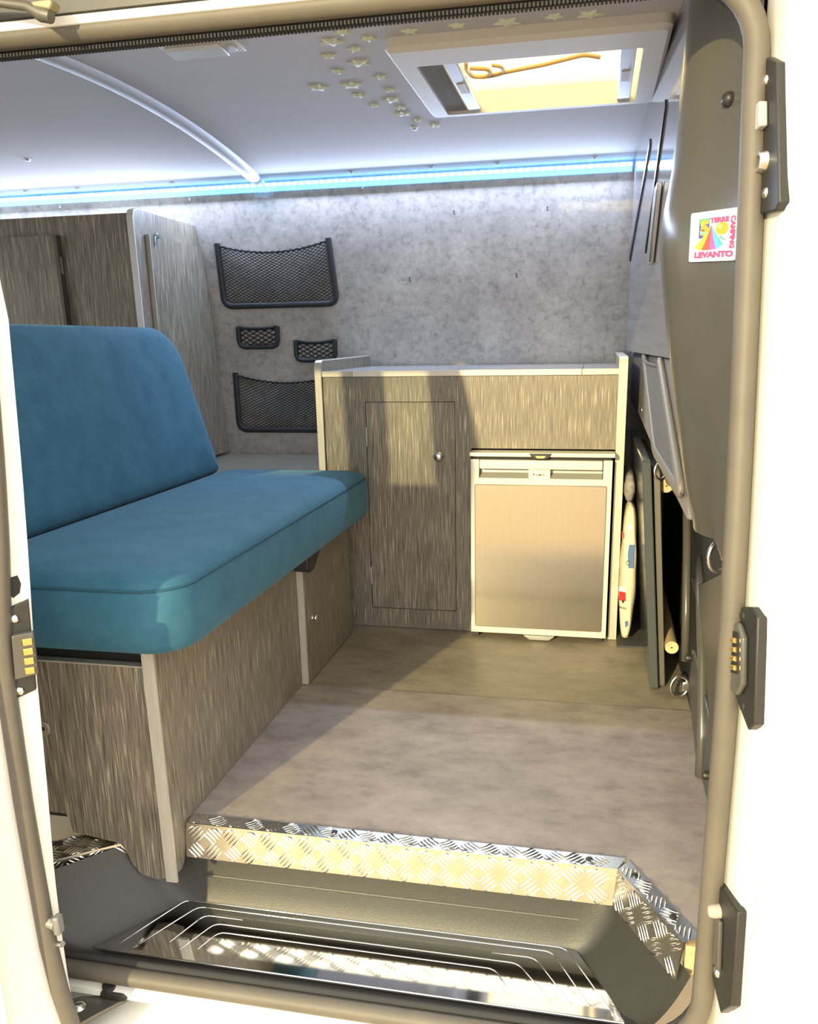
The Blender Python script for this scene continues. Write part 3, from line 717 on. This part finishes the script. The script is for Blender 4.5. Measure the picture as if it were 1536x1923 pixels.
obj('edge_band', B().box(-1.2625, -1.252, .1035, .128, .50, 1.151), mat('dark_edge_band', (.10, .09, .075), .5), wd_)
obj('hinge', B().box(-1.2518, -1.2495, .108, .116, 1.04, 1.09), M_zinc, wd_)
sdp = [(.170, .45), (.170, 1.149), (wy(1.149) - .012, 1.143)] + [(wy(z) - .012, z) for z in zl[2:]]
sdo = obj('side_door', B().prism(sdp, lambda a, b_, d: (d, a, b_), -.9995, -.986), M_wood, wr)
obj('edge_band', B().box(-.9995, -.9855, .1665, .170, .45, 1.149), M_trimedge, sdo)
obj('corner_clip', B().prism([(.190, 1.155), (.190, 1.118), (.199, 1.118), (.199, 1.143), (.222, 1.143), (.222, 1.155)], lambda a, b_, d: (d, a, b_), -.986, -.978), M_clip, sdo, bevel=.001)

# ------------------------------------------------------------------ kitchen cabinet, worktop, fridge
kc = thing('kitchen_cabinet', 'grey wood grain kitchen cabinet housing the fridge', 'cabinet', (-.02, .3, 0))
Y0, Y1 = .045, .061
b = B()
b.box(-.429, -.306, Y0, Y1, 0, .734); b.box(-.306, -.050, Y0, Y1, .666, .734); b.box(-.306, -.050, Y0, Y1, 0, .058); b.box(-.050, -.006, Y0, Y1, 0, .734); b.box(-.006, .386, Y0, Y1, .538, .734)
obj('face_panel', b, M_wood, kc)
kd = obj('door', B().box(-.3045, -.0515, Y0 - .001, Y1 - .002, .0595, .6645), M_wood, kc, bevel=.0012)
obj('door_recess', B().box(-.306, -.050, Y1, Y1 + .004, .058, .666), M_dark, kc)
obj('knob', B().lathe([(.0005, .016), (.007, .0155), (.0125, .012), (.0155, .008), (.016, .003), (.0165, 0)], (-.097, Y0 - .001, .515), (0, -1, 0), 22), M_zinc, kd, smooth='all')
for z in (.568, .159):
    obj('hinge', B().box(-.3062, -.3035, Y0 - .0025, Y0 + .004, z - .026, z + .026), M_trimedge, kd)
def endp(x0, x1):
    return B().prism([(Y0 - .006, 0), (Y0 - .006, .762), (Y0 - .001, .773), (Y0 + .012, .778), (wy(.78) - .003, .782), (wy(.44) - .006, .44), (wy(.44) - .006, 0)], lambda a, b_, d: (d, a, b_), x0, x1)
for x0, x1 in ((-.447, -.430), (.387, .408)):
    pnl = obj('end_panel', endp(x0, x1), M_wood, kc)
    eb = B()
    path = [(Y0 - .006, 0), (Y0 - .006, .762), (Y0 - .001, .773), (Y0 + .012, .778), (wy(.78) - .004, .782)]
    o2 = [(Y0 - .009, 0), (Y0 - .009, .763), (Y0 - .004, .7755), (Y0 + .011, .781), (wy(.78) - .004, .785)]
    eb.prism(path + o2[::-1], lambda a, b_, d: (d, a, b_), x0 - .001, x1 + .001)
    obj('edge_band', eb, M_trimedge, pnl)
wt = thing('worktop', 'slim grey laminate worktop on the kitchen cabinet', 'worktop', (-.02, .3, .735))
M_top = noise_mat('worktop_laminate', [(.24, .23, .22), (.34, .33, .32)], 30, (1, 8, 1), rough=.25)
for nme, xa, xb in (('fixed_board', -.4295, -.3405), ('flap', -.339, .2905), ('fixed_board', .292, .3865)):
    o = obj(nme, B().box(xa, xb, Y0 + .002, .560, .736, .750), M_top, wt)
    obj('edge_band', B().box(xa, xb, Y0 - .004, Y0 + .002, .7355, .7505), mat('lit_flap_band', (.74, .70, .62), .35) if nme == 'flap' else M_trimedge, o)  # flap's own finish, lightened further for the warm light it catches

fr = thing('fridge', 'small silver compressor fridge built into the kitchen cabinet', 'fridge', (.19, .2, 0))
obj('cabinet_body', B().box(.004, .376, .03, .50, .012, .520), M_black, fr)
b = B()
b.box(0, .0225, 0, .03, .015, .514); b.box(.3555, .379, 0, .03, .015, .514)
b.box(.0225, .3555, 0, .03, .015, .033); b.box(.0225, .3555, 0, .03, .4455, .463); b.box(.158, .216, 0, .03, .463, .488)
obj('door_frame', b, M_fridge, fr)
obj('handle_bar', B().box(.0245, .3535, -.005, .022, .4885, .5135), M_fridge, fr, bevel=.0025)
for x0, x1 in ((.0245, .1575), (.2165, .3535)):
    hb = obj('handle_recess', B().add([(x0, .0, .4632), (x1, .0, .4632), (x1, .022, .476), (x0, .022, .476), (x0, .024, .4885), (x1, .024, .4885)], [(0, 1, 2, 3), (3, 2, 5, 4)]), M_fridge_dk, fr)
obj('front_panel', B().prism(rrect(.0115, .3665, .0335, .4452, .005, 4), lambda a, b_, d: (a, d, b_), -.003, .004), M_brush, fr, bevel=.0012)
obj('panel_gap', B().prism(rrect(.0100, .3680, .0320, .4467, .006, 4), lambda a, b_, d: (a, d, b_), -.0006, .001), M_fridge_dk, fr)
obj('top_flange', B().box(-.003, .385, -.008, .050, .5225, .5335), M_fridge, fr, bevel=.0015)
obj('flange_gap', B().box(.004, .376, .006, .030, .5142, .5225), M_dark, fr)
lt = obj('door_latch', B().prism([(.160, .532), (.220, .532), (.214, .522), (.205, .517), (.175, .517), (.166, .522)], lambda a, b_, d: (a, d, b_), -.011, .0), M_black, fr, bevel=.0015)
obj('latch_button', B().prism([(.176, .526), (.204, .526), (.199, .520), (.181, .520)], lambda a, b_, d: (a, d, b_), -.0125, -.0105), M_gold, lt)
obj('bottom_latch', B().prism([(.150, .014), (.238, .014), (.222, .002), (.168, .002)], lambda a, b_, d: (a, d, b_), -.010, .01), M_fridge_dk, fr, bevel=.002)
obj('latch_slot', B().prism([(.178, .011), (.212, .011), (.209, .0045), (.181, .0045)], lambda a, b_, d: (a, d, b_), -.0112, -.0098), M_zinc, fr)
for x in (.012, .362):
    obj('foot', B().box(x - .008, x + .008, .012, .03, .0008, .014), M_black, fr)
vs, fs = fit_text('DOMETIC', .177, .202, .4708, .4762, .01)
lg = obj('lettering', B().add([(a, -.0012, c) for a, c in vs], fs), P_ink, fr, fix=False)
obj('emblem', B().prism([(.1685, .4765), (.1745, .4765), (.1715, .4715)], lambda a, b_, d: (a, d, b_), -.0012, -.0005), P_ink, fr)

# ------------------------------------------------------------------ net pockets
def pocket(label, wall, TLc, TRc, BRc, BLc, fwid, cell, sag, topband=False, M_frame=M_frame, M_net=M_net):
    """wall(a,b,off)->3D ; corners given in (a,b)"""
    t = thing('net_pocket', label, 'net pocket', wall(*BLc, 0), 'net pockets on the van walls')
    V2 = lambda p: Vector(p)
    tl, tr, br_, bl = map(V2, (TLc, TRc, BRc, BLc))
    path = rounded([tuple(tl), tuple(bl), tuple(br_), tuple(tr)], fwid * 1.6, 6)
    pts = [wall(p[0], p[1], .006) for p in path]
    nrm = (wall(tl.x, tl.y, 1) - wall(tl.x, tl.y, 0)).normalized()
    b = B().tube(pts, fwid / 2, 10, False, 1.0 if fwid < .02 else .62, True, ref=tuple(nrm))
    obj('frame', b, M_frame, t, smooth=True, angle=60)
    def bil(u, v):                      # u 0..1 left-right, v 0..1 up, in the frame
        lo = bl.lerp(br_, u); hi = tl.lerp(tr, u); hi = hi + (lo - hi) * (sag * 4 * u * (1 - u) + .035)
        return lo.lerp(hi, v)
    W_ = ((tr - tl).length + (br_ - bl).length) / 2; H_ = ((tl - bl).length + (tr - br_).length) / 2
    def P(u, v):
        p = bil(min(max(u, 0), 1), min(max(v, 0), 1)); bulge = .007 + .008 * math.sin(math.pi * u) * v
        return wall(p.x, p.y, bulge)
    nx = max(3, round(W_ / cell)); ny = max(2, round(H_ / (cell * .60)))
    b = B(); r = cell * .062
    for s in (0, 1):
        for i in range(-ny, nx + 1):
            seg = []
            # strand runs diagonally: one cell across per row
            for j in range(0, 2 * ny + 1):
                v = j / (2 * ny); u = (i + j / 2 * 1.0) / nx
                if s: u = 1 - u
                zig = .10 / nx * (1 if j % 2 else -1)
                if -1e-6 <= u <= 1 + 1e-6: seg.append(P(u + zig * 0, v))
            if len(seg) > 1: b.tube(seg, r, 4, False, 1, False, ref=tuple(nrm))
    o = obj('net', b, M_net, t)
    b = B(); path = [P(i / 16, 1.0) for i in range(17)]
    if topband: b.tube(path, .0055, 8, False, .5, True, ref=tuple(nrm))
    else:
        path = [p + Vector((0, 0, .0018 * math.sin(i * 2.4))) for i, p in enumerate([P(k / 48, 1.0) for k in range(49)])]
        b.tube(path, .0032, 6, False, 1, True, ref=tuple(nrm))
    obj('elastic_hem', b, M_net, t, smooth=True)
    return t
def wfar(a, z, off=0): return Vector((a, wy(z) - off * .99, z - off * .12))
pocket('large black net pocket highest on the far wall', wfar, (-.930, 1.158), (-.541, 1.160), (-.530, .957), (-.935, .957), .021, .0186, .14)
pocket('small black net pocket nearer the wardrobe', wfar, (-.895, .888), (-.752, .888), (-.757, .820), (-.900, .820), .017, .026, .06, True)
pocket('small black net pocket just above the worktop corner', wfar, (-.690, .840), (-.550, .841), (-.552, .773), (-.694, .773), .017, .026, .10, True)
pocket('large black net pocket lowest on the far wall behind the cabinet', wfar, (-.926, .733), (-.535, .733), (-.530, .530), (-.935, .530), .021, .0186, .14)
def wpart(a, z, off=0): return Vector((LK(a) - off, a, z))
pocket('black net pocket on the lower partition by the pillar trim', wpart, (-.05, .785), (-.452, .778), (-.905, .592), (-.45, .60), .024, .018, .02, False, mat('grey_net_frame', (.17, .16, .14), .45), mat('grey_net_cord', (.11, .105, .095), .7))

# ------------------------------------------------------------------ LED strip
ld = thing('led_strip', 'glowing blue led light strip along the ceiling edge', 'led strip', (-.7, .47, 1.32))
def ly(x): return .474
SZ_ = 1.322
obj('carrier', B().box(-1.89, .412, .466, .482, 1.316, 1.327), M_ledstrip, ld)
obj('channel', B().box(-1.89, .412, .472, .482, 1.303, 1.3155), emit('led_channel_glow', (.05, .45, .95), 1.1), ld)
chip_b = B().box(-1.88 - .0035, -1.88 + .0035, .4625, .466, 1.318, 1.325)
chip = obj('led_chip', chip_b, M_led, ld)
for i in range(1, 100):
    c = chip.copy(); C.objects.link(c); c.parent = ld; c.location = (chip.location.x + .0231 * i, chip.location.y, chip.location.z)
obj('connector', B().box(-.775, -.715, .458, .482, 1.292, 1.318), M_clip, ld, bevel=.004)
al = bpy.data.lights.new('led_glow', 'AREA'); al.shape = 'RECTANGLE'; al.size = 2.28; al.size_y = .012; al.energy = 18.0; al.color = (.60, .73, 1.0)
ao = bpy.data.objects.new('led_glow', al); C.objects.link(ao); ao.parent = ld
ao.location = Vector((-.74, .455, 1.312)) - Vector(ld.location)
zax = -Vector((0, -.68, -.73)).normalized(); xax = Vector((1, 0, 0)); yax = zax.cross(xax)
ao.rotation_euler = Matrix((xax, yax, zax)).transposed().to_euler()

# ------------------------------------------------------------------ roof window
rw = thing('roof_window', 'white framed roof window with pleated blind and clear dome', 'roof window', (.173, -.227, 1.368))
def ringframe(x0, x1, y0, y1, r, ix0, ix1, iy0, iy1, ir, z0, z1, bev):
    n = 6; A = rrect(x0, x1, y0, y1, r, n); A2 = rrect(x0 + bev, x1 - bev, y0 + bev, y1 - bev, max(.002, r - bev), n); I = rrect(ix0, ix1, iy0, iy1, ir, n)
    m = len(A); b = B()
    R = [[(p[0], p[1], z1) for p in A], [(p[0], p[1], z0 + bev) for p in A], [(p[0] * .3 + q_[0] * .7, p[1] * .3 + q_[1] * .7, z0 + bev * .3) for p, q_ in zip(A, A2)], [(p[0], p[1], z0) for p in A2], [(p[0], p[1], z0) for p in I], [(p[0], p[1], z1 + .05) for p in I]]
    vs = [p for q_ in R for p in q_]; fs = []
    for j in range(5):
        for i in range(m): fs.append((j * m + i, j * m + (i + 1) % m, (j + 1) * m + (i + 1) % m, (j + 1) * m + i))
    return b.add(vs, fs)
obj('frame', ringframe(-.098, .444, -.476, .022, .022, -.053, .396, -.378, -.004, .008, 1.368, 1.394, .009), M_white, rw, smooth=True, angle=35)
b = B()
for (xa, ya), (xb, yb2) in (((-.055, -.385), (.398, -.385)), ((.398, -.385), (.398, .005)), ((.398, .005), (-.055, .005)), ((-.055, .005), (-.055, -.385))):
    b.add([(xa, ya, 1.385), (xb, yb2, 1.385), (xb, yb2, 1.432), (xa, ya, 1.432)], [(0, 1, 2, 3)])
obj('shaft', b, mat('cream_shaft', (.74, .64, .44), .6), rw)
obj('dome', B().grid(lambda u, v: (lerp(-.075, .418, u), lerp(-.405, .025, v), 1.404 + .022 * (1 - (2 * u - 1) ** 6) * (1 - (2 * v - 1) ** 6)), 17, 17), M_dome, rw, smooth='all')
pl_m = mat('blind_pleat', (.74, .73, .71), .7)
obj('blind_gap_shade', B().box(-.053, .001, -.377, -.005, 1.391, 1.393), M_dark, rw)  # dark board added behind the pleats to draw shade in the gaps
for i in range(11):
    x = -.051 + .0046 * i
    obj('blind_pleat', B().add([(x, -.376, 1.374), (x, -.006, 1.374), (x + .0010, -.006, 1.390), (x + .0010, -.376, 1.390), (x + .0018, -.376, 1.374), (x + .0018, -.006, 1.374)], [(0, 1, 2, 3), (3, 2, 5, 4)]), pl_m, rw)
for x0, x1 in ((.001, .030), (.354, .384)):
    o = obj('blind_bar', B().box(x0, x1, -.377, -.005, 1.371, 1.384), M_silver, rw, bevel=.002)
    xm = x0 + .005
    obj('finger_grip', B().box(xm, xm + .015, -.235, -.165, 1.3698, 1.3712), mat('bronze_grip', (.42, .32, .15), .45), o)
    obj('grip_rim', B().box(xm + .015, xm + .018, -.238, -.162, 1.3680, 1.3712), M_white, o)
lev_m = mat('cream_lever', (.70, .46, .20), .5)
def lev(pts): return [(.3253 + (x - .3253) * .929, -2.1837 + (y + 2.1837) * .929, 1.396) for x, y in pts]
obj('lever_hook', B().tube(lev(rounded([(.013, -.141), (.006, -.092), (.012, -.037), (.040, -.030), (.060, -.050), (.056, -.085), (.016, -.10)], .012, 4)), .0045, 8), lev_m, rw, smooth='all')
obj('lever', B().tube(lev(rounded([(.030, -.030), (.062, -.032), (.091, -.050), (.186, -.082), (.278, -.128), (.311, -.102)], .012, 4)), .0045, 8), lev_m, rw, smooth='all')
obj('lever_hook', B().tube(lev(rounded([(.055, -.035), (.091, -.055), (.088, -.097), (.069, -.108)], .012, 4)), .004, 8), lev_m, rw, smooth='all')

# ceiling lamp by the door
cl = thing('ceiling_lamp', 'flat clear ceiling lamp close to the door header', 'ceiling lamp', (-.447, -.53, zc(-.53) - .014))
obj('base', B().box(-.525, -.368, -.565, -.497, zc(-.53) - .006, zc(-.53) + .002), M_white, cl, bevel=.002)
obj('lens', B().box(-.515, -.400, -.558, -.504, zc(-.53) - .014, zc(-.53) - .006), mat('lamp_lens', (.75, .78, .82), .2), cl, bevel=.003)
obj('switch', B().box(-.392, -.378, -.545, -.517, zc(-.53) - .010, zc(-.53) - .006), M_silver, cl, bevel=.001)

# glow stars stuck on the ceiling
def star_poly(r, rot, n=5, k=.50):
    return [((r if i % 2 == 0 else r * k) * math.cos(rot + math.pi * i / n), (r if i % 2 == 0 else r * k) * math.sin(rot + math.pi * i / n)) for i in range(2 * n)]
STARS = [(-.16, -.538, .0163), (-.198, -.485, .0246), (-.124, -.484, .0166), (-.168, -.425, .016), (-.232, -.396, .0164), (-.186, -.334, .0245), (-.247, -.291, .0159),
         (-.167, -.228, .0162), (-.325, -.191, .0251), (-.245, -.19, .0256), (-.168, -.137, .0147), (-.249, -.117, .0164), (-.181, -.067, .0231), (-.233, -.039, .0147),
         (-.172, -.01, .0148), (-.176, .036, .0211), (-.151, .088, .013), (-.112, .132, .0156), (-.038, -.506, .0168), (.054, -.514, .0166), (.145, -.505, .0253), (.232, -.514, .017), (.294, -.506, .0241)]
BIG = {1: 'large glow star second from the door header beside the roof window', 5: 'large glow star in the middle of the row by the roof window', 8: 'large glow star farthest from the roof window',
       9: 'large glow star next to the farthest one', 12: 'large glow star against the far end of the roof window', 15: 'large glow star nearest the roof window far corner',
       0: 'small glow star half hidden by the door header seal', 2: 'small glow star nearest the door side corner of the roof window', 3: 'small glow star between the two large ones closest to the door header',
       4: 'small glow star on the bench side of the first two large ones', 6: 'small glow star between the middle large star and the pair of large ones',
       11: 'small glow star just past the pair of large ones', 13: 'small glow star on the bench side of the large one at the far end', 17: 'small glow star against the far edge of the roof window',
       16: 'tiny glow star at the far blind corner of the roof window', 18: 'small glow star just in front of the blind corner of the roof window', 21: 'small glow star between the two large ones in front of the roof window',
       20: 'large glow star above the middle of the roof window front edge', 22: 'large glow star above the pillar end of the roof window'}
for i, (x, y, r) in enumerate(STARS):
    z = zc(y); rot = random.choice([-.5 * math.pi, .5 * math.pi]) + random.uniform(-.25, .25) if i not in (2, 15, 22) else random.uniform(0, 6)
    sp5 = star_poly(r * 1.05, rot); b = B(); n5 = len(sp5)
    vs = [(x + a, y + c, z + .0005) for a, c in sp5] + [(x + a, y + c, z - .0025) for a, c in sp5] + [(x, y, z - .0055)]
    b.add(vs, [(j, (j + 1) % n5, n5 + (j + 1) % n5, n5 + j) for j in range(n5)] + [(n5 + j, n5 + (j + 1) % n5, 2 * n5) for j in range(n5)])
    lab = BIG.get(i, 'small pale glow star among those above the roof window front edge' if i >= 18 else 'small pale glow star in the cluster beside the roof window blind')
    tag(obj('glow_star', b, M_star), lab, 'star', 'glow stars on the ceiling')

# ------------------------------------------------------------------ gear behind the fridge cabinet
ft = thing('folding_table', 'dark glossy folding table leaning upright beside the fridge cabinet', 'folding table', (.49, 0, 0))
def bd(x0b, th, y0, y1, h, lean): 
    def f(a, b_, d): return (x0b + d - lean * b_ / h, a, b_)
    return B().prism(rrect(y0, y1, .001, h, .012, 4), f, 0, th)
obj('table_top', bd(.481, .021, -.305, .34, .560, .046), M_board, ft, bevel=.003)
obj('table_leaf', bd(.5035, .015, -.285, .34, .535, .040), mat('leaf_edge', (.13, .12, .105), .4), ft, bevel=.002)
for (x, y, z) in ((.497, -.25, .492), (.5265, -.30, .112)):
    lg_ = obj('leg', B().cyl((x, y, z), (x + .006, .30, z), .0155, 20), M_pine, ft, smooth=True, angle=40)
    obj('leg_hole', B().lathe([(.0003, .0004), (.002, .0004), (.0022, 0)], (x, y - .0004, z), (0, -1, 0), 8), M_dark, lg_)

# pillows squeezed upright in the gap
def pillow_b(cx, cy, z0, w, d, h):
    def f(u, v):
        a = 2 * math.pi * u; vv = v; prof = math.sin(math.pi * min(max(vv, .0), 1)) ** .33
        crease = 1 + .05 * math.sin(5 * a + 9 * vv) + .04 * math.sin(23 * vv + 2 * a)
        c_, s_ = math.cos(a), math.sin(a)
        return (cx + w / 2 * math.copysign(abs(c_) ** .8, c_) * prof * crease, cy + d / 2 * math.copysign(abs(s_) ** .16, s_) * (.72 + .28 * prof) * (1 if 0 < vv < 1 else .5), z0 + h * vv)
    return B().grid(f, 32, 36, True)
pw = thing('van_print_pillow', 'cream pillow printed with camper vans wedged beside the fridge cabinet', 'pillow', (.431, .1, .02))
PX, PY, PZ, PW, PD, PH = .4325, .130, .008, .0440, .30, .387
obj('pillow_body', pillow_b(PX, PY, PZ, PW, PD, PH), M_pillow, pw, smooth='all')
def pdec(name, poly, m, off=0.0):
    b = B(); pts = []
    for a, z in poly:          # a: across (x), on the near face
        pts.append((a, 0, z))
    # follow the rounded near face of the pillow
    out = []
    for a, _, z in pts:
        vv = (z - PZ) / PH; prof = math.sin(math.pi * min(max(vv, 0.01), .99)) ** .33
        c_ = max(-.8, min(.8, (a - PX) / (PW / 2 * prof))); s_ = max(0.0, (1 - abs(c_) ** 2.5)) ** .08
        out.append((a, PY - PD / 2 * s_ * (.72 + .28 * prof) - .0015 - off, z))
    b.add(out, [tuple(range(len(out)))]); return obj(name, b, m, pw, fix=False)
pdec('print_van', [(.430, .292), (.444, .292), (.444, .228), (.431, .228), (.430, .243), (.4275, .262)], P_bus, .004)
pdec('print_wheel', circ(.4290, .243, .0042, 14, .0065), P_ink, .006)
pdec('print_wheel', circ(.4290, .243, .0026, 12, .0040), M_pillow, .007)
pdec('print_van', [(.410, .158), (.427, .158), (.428, .132), (.410, .132)], P_busr)
pdec('print_roof', [(.410, .172), (.423, .172), (.427, .159), (.410, .159)], P_white)
pdec('print_wheel', circ(.421, .131, .0028, 12, .005), P_ink, .0004)
pdec('print_van', [(.411, .325), (.416, .320), (.418, .306), (.411, .308)], P_busr)
pdec('print_badge', circ(.431, .338, .0055, 14, .008), P_white)
for k in range(6): pdec('print_letter', [(.412 + .0032 * k, .114), (.4138 + .0032 * k, .114), (.4138 + .0032 * k, .109), (.412 + .0032 * k, .109)], P_ink)
pdec('print_van', [(.4285, .072), (.437, .075), (.438, .060), (.431, .053)], P_bus)
tag(obj('grey_cushion', pillow_b(.4275, .14, .398, .030, .26, .075), noise_mat('grey_print_cotton', [(.16, .15, .15), (.34, .32, .29)], 60, rough=.85), smooth='all'), 'crumpled dark patterned cushion on top of the printed pillow', 'cushion')

# lashing rings and rail on the bulkhead
def dring(label, c, r, tilt, base_n):
    t = thing('lashing_ring', label, 'lashing ring', c, 'lashing rings on the bulkhead')
    c = Vector(c); pts = []
    for i in range(22):
        a = 2 * math.pi * i / 22; p = Vector((-math.cos(a) * r * .85, 0, math.sin(a) * r)); 
        p = Matrix.Rotation(tilt, 3, 'Z') @ p
        pts.append(c + p + Vector((-r * .75 * math.cos(tilt), -r * .75 * math.sin(tilt), 0)))
    obj('ring', B().tube(pts, r * .17, 10, True), M_zinc, t, smooth='all')
    obj('clamp', B().box(c.x - r * .5, c.x + r * .25, c.y - r * .3, c.y + r * .3, c.z - r * .42, c.z + r * .42), M_zinc, t, bevel=.003)
    return t
dring('zinc lashing ring below the pillar trim', (.545, -.87, .489), .0245, .5, None)
dring('zinc lashing ring at floor level by the rail', (.564, -.33, .030), .026, .35, None)
dring('small lashing ring half hidden under the partition edge', (.485, -.36, .545), .018, .5, None)
rl = thing('floor_rail', 'dark grey rail plate bolted low on the bulkhead', 'rail', (.545, -.65, 0))
obj('plate', B().prism([(-.44, .165), (-.48, .175), (-.93, .115), (-.97, .0), (-.60, .0), (-.47, .05), (-.44, .10)], lambda a, b_, d: (d, a, b_), .5535, .565), mat('rail_plastic', (.075, .075, .072), .4), rl, bevel=.003)
for y, z in ((-.452, .148), (-.80, .060)):
    obj('bolt', B().cyl((.5535, y, z), (.540, y, z), .009, 8), M_black, rl, bevel=.002)
